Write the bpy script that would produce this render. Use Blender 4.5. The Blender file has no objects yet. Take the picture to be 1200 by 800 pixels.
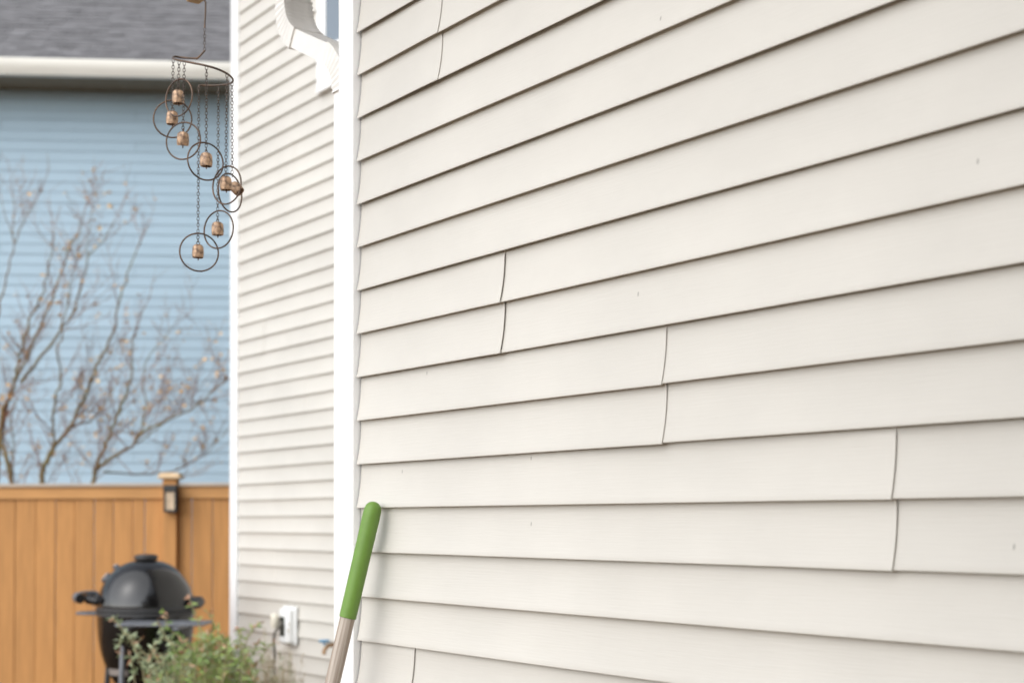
import bpy, math, random
from mathutils import Vector, Matrix

random.seed(11)
R = math.radians
scn = bpy.context.scene
COL = scn.collection

# ------------------------------------------------------------------ camera
PITCH, ROLL, CY, F = R(1.9406), R(-0.2555), 551.9, 1666.7
EYE = Vector((0, 0, 1.55))
cam_d = bpy.data.cameras.new('camera')
cam_d.sensor_width = 36.0
cam_d.lens = 50.0
cam_d.shift_y = (CY - 400) / 1200.0
cam_d.clip_start = 0.05
cam_d.clip_end = 2000
cam_d.dof.use_dof = True
cam_d.dof.focus_distance = 2.8
cam_d.dof.aperture_fstop = 3.9
cam = bpy.data.objects.new('camera', cam_d)
cam.matrix_world = Matrix.Translation(EYE) @ Matrix.Rotation(math.pi / 2 + PITCH, 4, 'X') @ Matrix.Rotation(ROLL, 4, 'Z')
COL.objects.link(cam)
scn.camera = cam

# ------------------------------------------------------------------ sky, sun, exposure
SUN_EL, SUN_DIR = R(40), Vector((-0.66, -0.75, 0)).normalized()
world = bpy.data.worlds.new('World')
scn.world = world
world.use_nodes = True
wn, wl = world.node_tree.nodes, world.node_tree.links
wn.clear()
sky = wn.new('ShaderNodeTexSky')
sky.sky_type = 'NISHITA'
sky.sun_disc = False
sky.sun_elevation = SUN_EL
sky.sun_rotation = math.atan2(SUN_DIR.x, SUN_DIR.y)
sky.air_density = 1.0
sky.dust_density = 1.0
bw = wn.new('ShaderNodeRGBToBW')
mx = wn.new('ShaderNodeMix'); mx.data_type = 'RGBA'
mx.inputs[0].default_value = 0.80          # an even cloud layer greys the whole sky
bg = wn.new('ShaderNodeBackground'); bg.inputs[1].default_value = 0.15
out = wn.new('ShaderNodeOutputWorld')
wl.new(sky.outputs[0], bw.inputs[0])
wl.new(sky.outputs[0], mx.inputs[6])
wl.new(bw.outputs[0], mx.inputs[7])
wl.new(mx.outputs[2], bg.inputs[0])
wl.new(bg.outputs[0], out.inputs[0])

sun_d = bpy.data.lights.new('sun', 'SUN')
sun_d.energy = 0.78
sun_d.angle = R(95)
sun_d.color = (1.0, 0.995, 0.985)
sun = bpy.data.objects.new('sun', sun_d)
sv = Vector((SUN_DIR.x * math.cos(SUN_EL), SUN_DIR.y * math.cos(SUN_EL), math.sin(SUN_EL)))
sun.rotation_euler = sv.to_track_quat('Z', 'Y').to_euler()
COL.objects.link(sun)

scn.view_settings.view_transform = 'Standard'
scn.view_settings.look = 'None'
scn.view_settings.gamma = 1.0
scn.view_settings.use_curve_mapping = False
scn.view_settings.exposure = 1.26
scn.cycles.max_bounces = 8
scn.cycles.diffuse_bounces = 5


# ------------------------------------------------------------------ helpers
def ray(px, py):
    u, v = px - 600.0, py - CY
    a = u * math.cos(ROLL) + v * math.sin(ROLL)
    b = -u * math.sin(ROLL) + v * math.cos(ROLL)
    x, y, z = a / F, 1.0, -b / F
    return Vector((x, y * math.cos(PITCH) - z * math.sin(PITCH), y * math.sin(PITCH) + z * math.cos(PITCH)))


def at(px, py, depth):
    d = ray(px, py)
    return EYE + d * (depth / d.y)


class MB:
    """collects geometry for one mesh object"""
    def __init__(self):
        self.v, self.f, self.mi = [], [], []

    def add(self, vs, fs, m=0):
        o = len(self.v)
        self.v += [tuple(p) for p in vs]
        self.f += [tuple(i + o for i in q) for q in fs]
        self.mi += [m] * len(fs)

    def box(self, a, b, m=0, bev=0.0):
        x0, y0, z0 = a; x1, y1, z1 = b
        if bev <= 0:
            vs = [(x0, y0, z0), (x1, y0, z0), (x1, y1, z0), (x0, y1, z0), (x0, y0, z1), (x1, y0, z1), (x1, y1, z1), (x0, y1, z1)]
            self.add(vs, [(3, 2, 1, 0), (4, 5, 6, 7), (0, 1, 5, 4), (1, 2, 6, 5), (2, 3, 7, 6), (3, 0, 4, 7)], m)
        else:
            # chamfered prism, chamfer on the long-axis neighbours (all vertical loops)
            k = bev
            rings = []
            for z, i in ((z0, k), (z0 + k, 0), (z1 - k, 0), (z1, k)):
                rings.append([(x0 + k + i, y0 + i, z), (x1 - k - i, y0 + i, z), (x1 - i, y0 + k + i, z), (x1 - i, y1 - k - i, z),
                              (x1 - k - i, y1 - i, z), (x0 + k + i, y1 - i, z), (x0 + i, y1 - k - i, z), (x0 + i, y0 + k + i, z)])
            vs = [p for r in rings for p in r]
            fs = []
            for r in range(3):
                for j in range(8):
                    a_, b_ = r * 8 + j, r * 8 + (j + 1) % 8
                    fs.append((a_, b_, b_ + 8, a_ + 8))
            fs.append(tuple(reversed(range(8)))); fs.append(tuple(range(24, 32)))
            self.add(vs, fs, m)

    def tube(self, pts, rad, n=8, m=0, cap=True):
        pts = [Vector(p) for p in pts]
        if not isinstance(rad, (list, tuple)):
            rad = [rad] * len(pts)
        vs, fs = [], []
        prev = None
        for i, p in enumerate(pts):
            t = (pts[min(i + 1, len(pts) - 1)] - pts[max(i - 1, 0)])
            if t.length < 1e-9:
                t = Vector((0, 0, 1))
            t.normalize()
            if prev is None:
                a = t.orthogonal().normalized()
            else:
                a = (prev - t * prev.dot(t))
                a = a.normalized() if a.length > 1e-6 else t.orthogonal().normalized()
            prev = a
            b = t.cross(a)
            for j in range(n):
                w = 2 * math.pi * j / n
                vs.append(p + (a * math.cos(w) + b * math.sin(w)) * rad[i])
        for i in range(len(pts) - 1):
            for j in range(n):
                k = (j + 1) % n
                fs.append((i * n + j, i * n + k, (i + 1) * n + k, (i + 1) * n + j))
        if cap:
            fs.append(tuple(reversed(range(n))))
            fs.append(tuple(range((len(pts) - 1) * n, len(pts) * n)))
        self.add(vs, fs, m)

    def ring(self, c, ax, ay, rx, ry, r, n=40, k=8, m=0):
        c, ax, ay = Vector(c), Vector(ax), Vector(ay)
        nz = ax.cross(ay).normalized()
        vs, fs = [], []
        for i in range(n):
            w = 2 * math.pi * i / n
            p = c + ax * (rx * math.cos(w)) + ay * (ry * math.sin(w))
            o = (ax * math.cos(w) + ay * math.sin(w)).normalized()
            for j in range(k):
                q = 2 * math.pi * j / k
                vs.append(p + o * (r * math.cos(q)) + nz * (r * math.sin(q)))
        for i in range(n):
            for j in range(k):
                i2, j2 = (i + 1) % n, (j + 1) % k
                fs.append((i * k + j, i2 * k + j, i2 * k + j2, i * k + j2))
        self.add(vs, fs, m)

    def lathe(self, prof, n=32, c=(0, 0, 0), m=0, sq=0.0, axis='Z', close=False):
        vs, fs = [], []
        for (r, z) in prof:
            for j in range(n):
                w = 2 * math.pi * j / n
                q = 1.0 - sq * (1 - abs(math.cos(2 * w))) * 0.0 + sq * abs(math.sin(2 * w)) * 0.25
                x, y = r * q * math.cos(w), r * q * math.sin(w)
                if axis == 'Z': p = (c[0] + x, c[1] + y, c[2] + z)
                elif axis == 'X': p = (c[0] + z, c[1] + x, c[2] + y)
                else: p = (c[0] + y, c[1] + z, c[2] + x)
                vs.append(p)
        for i in range(len(prof) - 1):
            for j in range(n):
                k = (j + 1) % n
                fs.append((i * n + j, i * n + k, (i + 1) * n + k, (i + 1) * n + j))
        if close:
            fs.append(tuple(reversed(range(n))))
            fs.append(tuple(range((len(prof) - 1) * n, len(prof) * n)))
        self.add(vs, fs, m)

    def mesh(self, name, mats, smooth=None):
        me = bpy.data.meshes.new(name)
        me.from_pydata(self.v, [], self.f)
        for mm in (mats if isinstance(mats, (list, tuple)) else [mats]):
            me.materials.append(mm)
        if any(self.mi):
            me.polygons.foreach_set('material_index', self.mi)
        if smooth is not None:
            me.polygons.foreach_set('use_smooth', [True] * len(me.polygons))
            me.set_sharp_from_angle(angle=R(smooth))
        me.update()
        return me

    def build(self, name, mats, parent=None, smooth=None, fixn=False):
        me = self.mesh(name, mats, smooth)
        if fixn:
            import bmesh
            b = bmesh.new(); b.from_mesh(me)
            bmesh.ops.recalc_face_normals(b, faces=b.faces[:])
            b.to_mesh(me); b.free()
        return link(name, me, parent)


def link(name, me, parent=None):
    o = bpy.data.objects.new(name, me)
    COL.objects.link(o)
    if parent is not None:
        o.parent = parent
    return o


def tag(o, label, cat, group=None, kind=None):
    o['label'] = label
    o['category'] = cat
    if group: o['group'] = group
    if kind: o['kind'] = kind
    return o


def empty(name, loc, rz=0.0):
    o = bpy.data.objects.new(name, None)
    o.empty_display_size = 0.1
    o.location = loc
    o.rotation_euler = (0, 0, rz)
    COL.objects.link(o)
    return o


# ------------------------------------------------------------------ materials
def mat(name, col, rough=0.6, metal=0.0, spec=0.5, var=0.0, vscale=8.0, stretch=(1, 1, 1), bump=0.0, bscale=60.0,
        bstretch=None, col2=None, objvar=0.0, sheen=0.0, contrast=(0.35, 0.65), dist=0.002, trans=0.0):
    m = bpy.data.materials.new(name)
    m.use_nodes = True
    nt = m.node_tree; N, L = nt.nodes, nt.links
    b = N['Principled BSDF']
    b.inputs['Roughness'].default_value = rough
    b.inputs['Metallic'].default_value = metal
    b.inputs['Specular IOR Level'].default_value = spec
    b.inputs['Base Color'].default_value = (*col, 1)
    tc = N.new('ShaderNodeTexCoord')
    src = None
    if var > 0 or col2:
        mp = N.new('ShaderNodeMapping'); mp.inputs['Scale'].default_value = stretch
        L.new(tc.outputs['Object'], mp.inputs[0])
        nz = N.new('ShaderNodeTexNoise'); nz.inputs['Scale'].default_value = vscale; nz.inputs['Detail'].default_value = 6
        nz.inputs['Roughness'].default_value = 0.6
        L.new(mp.outputs[0], nz.inputs['Vector'])
        rp = N.new('ShaderNodeValToRGB')
        c2 = col2 if col2 else tuple(c * (1 - var) for c in col)
        c1 = col if col2 else tuple(min(1, c * (1 + var * 0.6)) for c in col)
        rp.color_ramp.elements[0].position = contrast[0]; rp.color_ramp.elements[0].color = (*c2, 1)
        rp.color_ramp.elements[1].position = contrast[1]; rp.color_ramp.elements[1].color = (*c1, 1)
        L.new(nz.outputs['Fac'], rp.inputs[0])
        src = rp.outputs[0]
    if objvar > 0:
        oi = N.new('ShaderNodeObjectInfo')
        mr = N.new('ShaderNodeMapRange')
        mr.inputs[3].default_value = 1 - objvar; mr.inputs[4].default_value = 1 + objvar
        L.new(oi.outputs['Random'], mr.inputs[0])
        hs = N.new('ShaderNodeHueSaturation')
        if src: L.new(src, hs.inputs['Color'])
        else: hs.inputs['Color'].default_value = (*col, 1)
        L.new(mr.outputs[0], hs.inputs['Value'])
        src = hs.outputs[0]
    if src:
        L.new(src, b.inputs['Base Color'])
    if bump > 0:
        mp2 = N.new('ShaderNodeMapping'); mp2.inputs['Scale'].default_value = bstretch or stretch
        L.new(tc.outputs['Object'], mp2.inputs[0])
        n2 = N.new('ShaderNodeTexNoise'); n2.inputs['Scale'].default_value = bscale; n2.inputs['Detail'].default_value = 5
        L.new(mp2.outputs[0], n2.inputs['Vector'])
        bp = N.new('ShaderNodeBump'); bp.inputs['Strength'].default_value = bump; bp.inputs['Distance'].default_value = dist
        L.new(n2.outputs['Fac'], bp.inputs['Height'])
        L.new(bp.outputs[0], b.inputs['Normal'])
    if trans > 0:
        b.inputs['Subsurface Weight'].default_value = trans
        b.inputs['Subsurface Radius'].default_value = (0.01, 0.012, 0.004)
    return m


def vinyl(name, col):
    m = mat(name, col, rough=0.42, spec=0.35, var=0.055, vscale=2.2, stretch=(0.8, 1, 1.2), bump=0.30, bscale=230,
            bstretch=(0.055, 1, 1), objvar=0.02, dist=0.0012)
    nt = m.node_tree; N, L = nt.nodes, nt.links
    b = N['Principled BSDF']
    src = b.inputs['Base Color'].links[0].from_socket
    # a few small nicks and scuffs
    tc = N.new('ShaderNodeTexCoord')
    mp = N.new('ShaderNodeMapping'); mp.inputs['Scale'].default_value = (8.5, 0.01, 4.0); mp.inputs['Rotation'].default_value = (0, 0.2, 0)
    L.new(tc.outputs['Object'], mp.inputs[0])
    sx = N.new('ShaderNodeSeparateXYZ'); L.new(mp.outputs[0], sx.inputs[0])
    cx = N.new('ShaderNodeCombineXYZ'); L.new(sx.outputs[0], cx.inputs[0]); L.new(sx.outputs[2], cx.inputs[1])
    vo = N.new('ShaderNodeTexVoronoi'); vo.voronoi_dimensions = '2D'; vo.inputs['Scale'].default_value = 1.0
    L.new(cx.outputs[0], vo.inputs['Vector'])
    lt = N.new('ShaderNodeMapRange'); lt.inputs[1].default_value = 0.011; lt.inputs[2].default_value = 0.022
    lt.inputs[3].default_value = 1; lt.inputs[4].default_value = 0
    L.new(vo.outputs['Distance'], lt.inputs[0])
    sp = N.new('ShaderNodeSeparateColor'); L.new(vo.outputs['Color'], sp.inputs[0])
    gt = N.new('ShaderNodeMath'); gt.operation = 'GREATER_THAN'; gt.inputs[1].default_value = 0.90
    L.new(sp.outputs[0], gt.inputs[0])
    mu = N.new('ShaderNodeMath'); mu.operation = 'MULTIPLY'
    L.new(lt.outputs[0], mu.inputs[0]); L.new(gt.outputs[0], mu.inputs[1])
    m2 = N.new('ShaderNodeMath'); m2.operation = 'MULTIPLY'; m2.inputs[1].default_value = 0.55
    L.new(mu.outputs[0], m2.inputs[0])
    mi = N.new('ShaderNodeMix'); mi.data_type = 'RGBA'
    L.new(m2.outputs[0], mi.inputs[0]); L.new(src, mi.inputs[6]); mi.inputs[7].default_value = (0.16, 0.15, 0.13, 1)
    L.new(mi.outputs[2], b.inputs['Base Color'])
    return m


M = {}
M['vinyl'] = vinyl('beige_vinyl', (0.59, 0.565, 0.514))
M['trim'] = mat('white_vinyl_trim', (0.84, 0.84, 0.83), rough=0.4, spec=0.4, var=0.03, vscale=5, bump=0.05, bscale=120, bstretch=(1, 1, 0.05))
M['spout'] = mat('painted_aluminium', (0.83, 0.81, 0.77), rough=0.35, spec=0.5, var=0.05, vscale=12)
M['sheath'] = mat('wall_sheathing', (0.10, 0.085, 0.07), rough=0.9, var=0.2)
M['soffit'] = mat('soffit_white', (0.72, 0.71, 0.68), rough=0.6, var=0.04)
M['shingle_beige'] = mat('roof_shingle_brown', (0.12, 0.11, 0.10), rough=0.95, var=0.4, vscale=20)
M['glass'] = mat('window_glass', (0.16, 0.20, 0.24), rough=0.05, spec=0.8)
M['blue'] = mat('blue_siding_paint', (0.385, 0.51, 0.60), rough=0.6, spec=0.3, var=0.04, vscale=2, stretch=(0.3, 1, 1), objvar=0.03, bump=0.1, bscale=80, bstretch=(0.05, 1, 1))
M['blue_core'] = mat('blue_wall_core', (0.20, 0.28, 0.33), rough=0.9, var=0.1)
M['gutter'] = mat('cream_gutter', (0.78, 0.755, 0.68), rough=0.4, var=0.06, vscale=3, stretch=(0.3, 1, 2))
M['eave'] = mat('eave_boards', (0.27, 0.23, 0.17), rough=0.8, var=0.1)
M['roof'] = mat('asphalt_shingle', (0.178, 0.174, 0.178), rough=0.95, spec=0.2, var=0.35, vscale=5.0, stretch=(0.8, 2.5, 2.5), bump=0.4, bscale=200, dist=0.004)
M['cedar'] = mat('stained_cedar', (0.49, 0.24, 0.080), rough=0.6, spec=0.3, var=0.11, vscale=6, stretch=(5, 5, 0.5), bump=0.3, bscale=50, bstretch=(6, 6, 0.25), objvar=0.055)
M['cedar_rail'] = mat('stained_cedar_rail', (0.53, 0.275, 0.10), rough=0.6, spec=0.3, var=0.14, vscale=6, stretch=(0.5, 5, 5), bump=0.3, bscale=50, bstretch=(0.25, 6, 6))
M['cedar_cap'] = mat('weathered_cap_board', (0.50, 0.42, 0.34), rough=0.8, var=0.2, vscale=5, stretch=(0.4, 3, 3))
M['post_cap'] = mat('pale_post_cap', (0.64, 0.46, 0.27), rough=0.6, var=0.1)
M['black'] = mat('black_metal', (0.02, 0.021, 0.022), rough=0.5, spec=0.5, var=0.2)
M['lamp_glass'] = mat('frosted_lamp_glass', (0.55, 0.42, 0.28), rough=0.4, var=0.2, vscale=14)
M['enamel'] = mat('black_enamel', (0.006, 0.006, 0.0065), rough=0.14, spec=0.65, var=0.3, vscale=9, bump=0.03, bscale=60)
M['grill_iron'] = mat('matte_iron', (0.028, 0.028, 0.029), rough=0.55, var=0.2)
M['steel'] = mat('grey_steel', (0.17, 0.18, 0.20), rough=0.4, metal=0.5, var=0.15)
M['plastic'] = mat('dark_handle', (0.016, 0.016, 0.016), rough=0.32, var=0.1)
M['gauge'] = mat('gauge_face', (0.75, 0.74, 0.72), rough=0.3, var=0.1, vscale=30)
M['label'] = mat('dull_plate', (0.22, 0.19, 0.17), rough=0.6, var=0.2)
M['copper'] = mat('rusty_copper', (0.56, 0.37, 0.235), rough=0.5, metal=0.35, col2=(0.13, 0.085, 0.06), vscale=95, bump=0.5, bscale=120, contrast=(0.36, 0.6), dist=0.001)
M['wire'] = mat('bronze_wire', (0.155, 0.098, 0.066), rough=0.42, metal=0.6, col2=(0.075, 0.06, 0.05), vscale=40)
M['chainm'] = mat('chain_metal', (0.13, 0.105, 0.09), rough=0.4, metal=0.6, var=0.3, vscale=60)
M['tanwood'] = mat('tan_wood', (0.50, 0.34, 0.19), rough=0.7, var=0.15, vscale=20)
M['grip'] = mat('green_rubber', (0.145, 0.268, 0.046), rough=0.5, spec=0.4, var=0.08, vscale=30, bump=0.25, bscale=420, dist=0.0008)
M['handle'] = mat('pale_ash_wood', (0.50, 0.44, 0.38), rough=0.7, spec=0.2, col2=(0.25, 0.19, 0.145), vscale=170, stretch=(1, 1, 0.02), bump=0.3, bscale=160, bstretch=(1, 1, 0.03), contrast=(0.30, 0.60))
M['bark'] = mat('olive_bark', (0.20, 0.175, 0.065), rough=0.85, col2=(0.185, 0.105, 0.055), vscale=2.2, bump=0.4, bscale=50)
M['twig'] = mat('reddish_twig', (0.26, 0.135, 0.085), rough=0.8, var=0.35, vscale=3)
M['yleaf'] = mat('autumn_leaf', (0.70, 0.38, 0.12), rough=0.7, col2=(0.72, 0.52, 0.26), vscale=1.5)
M['leaf'] = mat('green_leaf', (0.32, 0.43, 0.12), rough=0.5, col2=(0.17, 0.27, 0.07), vscale=9, contrast=(0.4, 0.6))
M['sage'] = mat('sage_leaf', (0.42, 0.48, 0.30), rough=0.6, col2=(0.26, 0.34, 0.18), vscale=9)
M['dry'] = mat('dry_leaf', (0.50, 0.33, 0.21), rough=0.8, col2=(0.36, 0.17, 0.10), vscale=12)
M['stem'] = mat('plant_stem', (0.34, 0.30, 0.17), rough=0.8, var=0.2)
M['straw'] = mat('straw_grass', (0.52, 0.44, 0.31), rough=0.8, var=0.25, vscale=5)
M['outlet'] = mat('outlet_white', (0.80, 0.81, 0.80), rough=0.4, var=0.03)
M['recess'] = mat('outlet_recess', (0.05, 0.055, 0.045), rough=0.6, var=0.2)
M['plug'] = mat('cream_plug', (0.70, 0.66, 0.55), rough=0.5, var=0.05)
M['cable'] = mat('grey_cable', (0.13, 0.12, 0.10), rough=0.6, var=0.2)
M['bluevalve'] = mat('blue_handle', (0.10, 0.25, 0.40), rough=0.4, var=0.1)
M['brass'] = mat('brass', (0.35, 0.22, 0.12), rough=0.4, metal=0.7, var=0.2)
M['ground'] = mat('soil_and_lawn', (0.19, 0.115, 0.058), rough=0.95, spec=0.1, col2=(0.11, 0.062, 0.03), vscale=1.2, bump=0.6, bscale=35, dist=0.02)

# ------------------------------------------------------------------ ground
g = MB()
n = 24
S = 400.0
for i in range(n):
    for j in range(n):
        pass
g.add([(-S, -S, 0), (S, -S, 0), (S, S, 0), (-S, S, 0)], [(0, 1, 2, 3)])
go = g.build('ground', M['ground'])
go['kind'] = 'structure'

# ------------------------------------------------------------------ beige house (own frame: x along wall to the camera, y into the house)
TH = R(35.0577)
W1, W2 = 1.60622 + 0.0125, 3.78791 + 0.0125          # distance of the wall planes from the camera
CRS = 0.1016
Z1, Z2 = 1.55 + 0.02807, 1.55 + 0.33111              # height of a lap line on each wall
Nin = Vector((math.cos(TH), math.sin(TH), 0))
Eal = Vector((math.sin(TH), -math.cos(TH), 0))


def hit(px, py, w):
    d = ray(px, py)
    return EYE + d * (w / d.dot(Nin))


CORNER = hit(423, 560, W1); CORNER.z = 0
YAW = math.atan2(Eal.y, Eal.x)
house = empty('beige_house', CORNER, YAW)
tag(house, 'beige vinyl sided house with white corner trim and downspout, right half of photo', 'house')


def loc(p):
    q = p - CORNER
    return Vector((q.dot(Eal), q.dot(Nin), q.z))


def s_on(px, py, w):
    return loc(hit(px, py, w)).x


FAR_Y = W2 - W1
POST_L = s_on(397.0, 300, W1 - 0.02)
FAR_L = s_on(280.5, 400, W2)
FAR_PL = s_on(269.5, 400, W2 - 0.02)
NEAR_R = 5.2

prof = []
for i in range(11):
    t = i / 10
    prof.append((0.0125 * t ** 2.05, CRS * (1 - t) + 0.0012 * t))
LIP_MID = [(0.0124, 0.0003), (0.0119, -0.0006), (0.0110, -0.0008), (0.0104, -0.0004), (0.0100, 0.0042), (0.0022, 0.0046), (0.0006, -0.0006)]
LIP_FAR = [(0.0122, 0.0003), (0.0113, -0.0006), (0.0100, -0.0009), (0.0040, -0.0007), (0.0008, -0.0006)]
LIP_END = [(0.0124, 0.0003), (0.0119, -0.0006), (0.0110, -0.0008), (0.0104, -0.0004), (0.0100, 0.0050), (0.0034, 0.0056), (0.0030, 0.012)]


def siding_panel(s0, s1, vb, y0, parent, over=0.0, step=0.4, over_l=0.0, rim_r=True, amp=1.7, far=False):
    """one double-course vinyl panel, lower lip at height vb"""
    P = []
    P.append((-0.0012, 2 * CRS + 0.016))
    for (u, v) in prof: P.append((u, v + CRS))
    P += [(u, v + CRS) for (u, v) in (LIP_FAR if far else LIP_MID)]
    for (u, v) in prof[1:]: P.append((u, v))
    P += LIP_FAR if far else LIP_END
    nP = len(P)
    cols = [s0]
    k = max(1, int(math.ceil((s1 - s0) / step)))
    cols = [s0 + (s1 - s0) * i / k for i in range(k + 1)]
    if over > 0:
        cols = [c for c in cols if c < s1 - 0.3] + [s1 - 0.22, s1 - 0.1, s1 - 0.04, s1]
        if cols[0] > s0: cols.insert(0, s0)
    mb = MB()
    vs, fs = [], []
    ph = random.random() * 10
    for ci, s in enumerate(cols):
        du = amp * 0.00045 * math.sin(s * 3.1 + ph) + amp * 0.0003 * math.sin(s * 7.7 + ph * 2)
        dv = amp * 0.0005 * math.sin(s * 1.7 + ph * 3)
        if over > 0:
            x = max(0.0, 1 - (s1 - s) / 0.3)
            du += over * x * x * (3 - 2 * x)
            dv -= 0.0009 * x * x
        for (u, v) in P:
            fade = 1.0 if u > 0 else 0.3
            vs.append((s, y0 - (u + du * fade), vb + v + dv))
    for c in range(len(cols) - 1):
        for i in range(nP - 1):
            a = c * nP + i
            fs.append((a, a + 1, a + nP + 1, a + nP))
    mb.add(vs, fs)
    if rim_r:                                    # cut end shows the sheet's thickness
        o = (len(cols) - 1) * nP
        rv, rf = [], []
        for i in range(nP):
            x, y, z = vs[o + i]
            rv += [(x, y, z), (x, y + 0.0012, z)]
        for i in range(nP - 1):
            rf.append((2 * i, 2 * i + 2, 2 * i + 3, 2 * i + 1))
        mb.add(rv, rf)
    return mb.build('siding_panel', M['vinyl'], parent, smooth=38)


# --- near wall
w = MB()
w.box((POST_L + 0.02, 0.006, 0.0), (NEAR_R, FAR_Y + 0.5, 3.30))
wall1 = w.build('wall', M['sheath'], house)
seams = {-9: (516, 40), -5 + 2: (589, 350), -3 + 2: (778, 450), -1 + 2: (1048, 580), 5: (484, 775)}
seam_over = {-9: 0.0032, -3: 0.0030, -1: 0.0029, 1: 0.0031, 5: 0.0036}
S0 = 0.0035
for kb in range(-15, 14, 2):
    vb = Z1 - kb * CRS
    if vb + 2 * CRS > 3.29: continue
    if kb in seams:
        sx = s_on(*seams[kb], W1 - 0.008)
        siding_panel(S0, sx, vb, 0.0, wall1, over=seam_over[kb])
        siding_panel(sx - 0.028, NEAR_R, vb, 0.0, wall1)
    else:
        sx = {-13: 3.1, -11: 3.6, -7: 2.7, 3: 2.75, 7: 2.9, 9: 3.4, 11: 2.2, 13: 2.9}.get(kb, 3.0)
        siding_panel(S0, sx, vb, 0.0, wall1, over=0.0012)
        siding_panel(sx - 0.028, NEAR_R, vb, 0.0, wall1)


def corner_post(x0, x1, y0, h, parent, z0=0.05):
    """hollow outside-corner post: face, rounded arris, side returning to the wall"""
    mb = MB()
    u = 0.0205
    r = 0.0016
    pts = [(x1, y0 + 0.004), (x1, y0 - u + r), (x1 - r * 0.3, y0 - u + r * 0.3), (x1 - r, y0 - u), (x0 + r, y0 - u), (x0 + r * 0.3, y0 - u + r * 0.3),
           (x0, y0 - u + r), (x0, y0 + 0.085), (x0 + 0.018, y0 + 0.085), (x0 + 0.018, y0 + 0.004)]
    nn = len(pts)
    vs = [(x, y, z) for z in (z0, h) for (x, y) in pts]
    fs = [(i, (i + 1) % nn, (i + 1) % nn + nn, i + nn) for i in range(nn)]
    fs += [tuple(range(nn)), tuple(range(nn, 2 * nn))]
    mb.add(vs, fs)
    return mb.build('corner_post', M['trim'], parent, smooth=25, fixn=True)


corner_post(POST_L, 0.0, 0.0, 3.29, house)

# --- unseen wing added at the right end to darken that side of the near wall
w = MB()
w.box((3.45, -3.2, 0.0), (NEAR_R + 3.0, -0.03, 3.30))
w.build('wall', M['vinyl'], house)  # added out of view, blocks light from the right
w = MB()
w.box((2.6, -3.6, 3.302), (NEAR_R + 3.4, -0.44, 3.50))
w.build('eave', M['soffit'], house)  # added overhang, pulled forward to deepen the shade on the siding

# --- near wing eave: soffit, fascia, gutter, low shed roof
e = MB()
OV, OVL = 0.42, 0.40
e.box((POST_L - OVL, -OV, 3.300), (NEAR_R, 0.35, 3.318))
soff = e.build('soffit', M['soffit'], house)
e = MB()
e.box((POST_L - OVL - 0.022, -OV - 0.02, 3.285), (NEAR_R, -OV - 0.001, 3.46))
e.box((POST_L - OVL - 0.022, -OV - 0.0005, 3.285), (POST_L - OVL - 0.001, FAR_Y - 0.03, 3.46))
e.build('fascia', M['trim'], house)
e = MB()
x0, x1 = POST_L - OVL - 0.06, NEAR_R
y0, y1 = -OV - 0.06, FAR_Y - 0.03
e.add([(x0, y0, 3.47), (x1, y0, 3.47), (x1, y1, 4.25), (x0, y1, 4.25), (x0, y0, 3.49), (x1, y0, 3.49), (x1, y1, 4.27), (x0, y1, 4.27)],
      [(3, 2, 1, 0), (4, 5, 6, 7), (0, 1, 5, 4), (1, 2, 6, 5), (2, 3, 7, 6), (3, 0, 4, 7)])
e.build('roof', M['shingle_beige'], house)
# little wooden block under the soffit that carries the chime's hook
CH_D = 3.22
blk = loc(at(229, 0, CH_D))
e = MB()
e.box((blk.x - 0.016, blk.y - 0.016, at(229, 1.6, CH_D).z), (blk.x + 0.016, blk.y + 0.016, 3.299), bev=0.002)
e.build('hanger_block', M['tanwood'], house)

# --- far wall
w = MB()
w.box((FAR_L - 0.04, FAR_Y + 0.006, 0.0), (NEAR_R, FAR_Y + 6.0, 5.75))
wall2 = w.build('wall', M['sheath'], house)
INNER = POST_L + 0.05
for kb in range(-37, 18, 2):
    vb = Z2 - kb * CRS
    if vb + 2 * CRS > 5.74 or vb < 0.1: continue
    f = random.random()
    sx = FAR_L + 0.25 + (INNER - FAR_L - 0.5) * ((kb * 0.29 + 0.1 * f) % 1.0)
    if vb > 3.45:
        siding_panel(FAR_L + 0.001, sx, vb, FAR_Y, wall2, over=0.0015, step=1.2, far=True)
        siding_panel(sx - 0.028, NEAR_R, vb, FAR_Y, wall2, step=2.5, far=True)
    else:
        siding_panel(FAR_L + 0.001, sx, vb, FAR_Y, wall2, over=0.0015, step=0.8, far=True)
        siding_panel(sx - 0.028, INNER, vb, FAR_Y, wall2, step=0.8, far=True)
corner_post(FAR_PL, FAR_L, FAR_Y, 5.74, house)
e = MB()
e.box((FAR_PL - 0.35, FAR_Y - 0.45, 5.752), (NEAR_R, FAR_Y + 6.3, 5.77))
e.build('soffit', M['soffit'], house)
e = MB()
e.box((FAR_PL - 0.37, FAR_Y - 0.48, 5.74), (NEAR_R, FAR_Y - 0.451, 5.92))
e.build('fascia', M['trim'], house)
e = MB()
x0, x1 = FAR_PL - 0.4, NEAR_R
y0, y1, y2 = FAR_Y - 0.5, FAR_Y + 2.9, FAR_Y + 6.4
e.add([(x0, y0, 5.93), (x1, y0, 5.93), (x1, y1, 7.6), (x0, y1, 7.6), (x1, y2, 5.93), (x0, y2, 5.93)],
      [(0, 1, 2, 3), (3, 2, 4, 5), (0, 3, 5), (1, 4, 2), (0, 5, 4, 1)])
e.build('roof', M['shingle_beige'], house)

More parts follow.
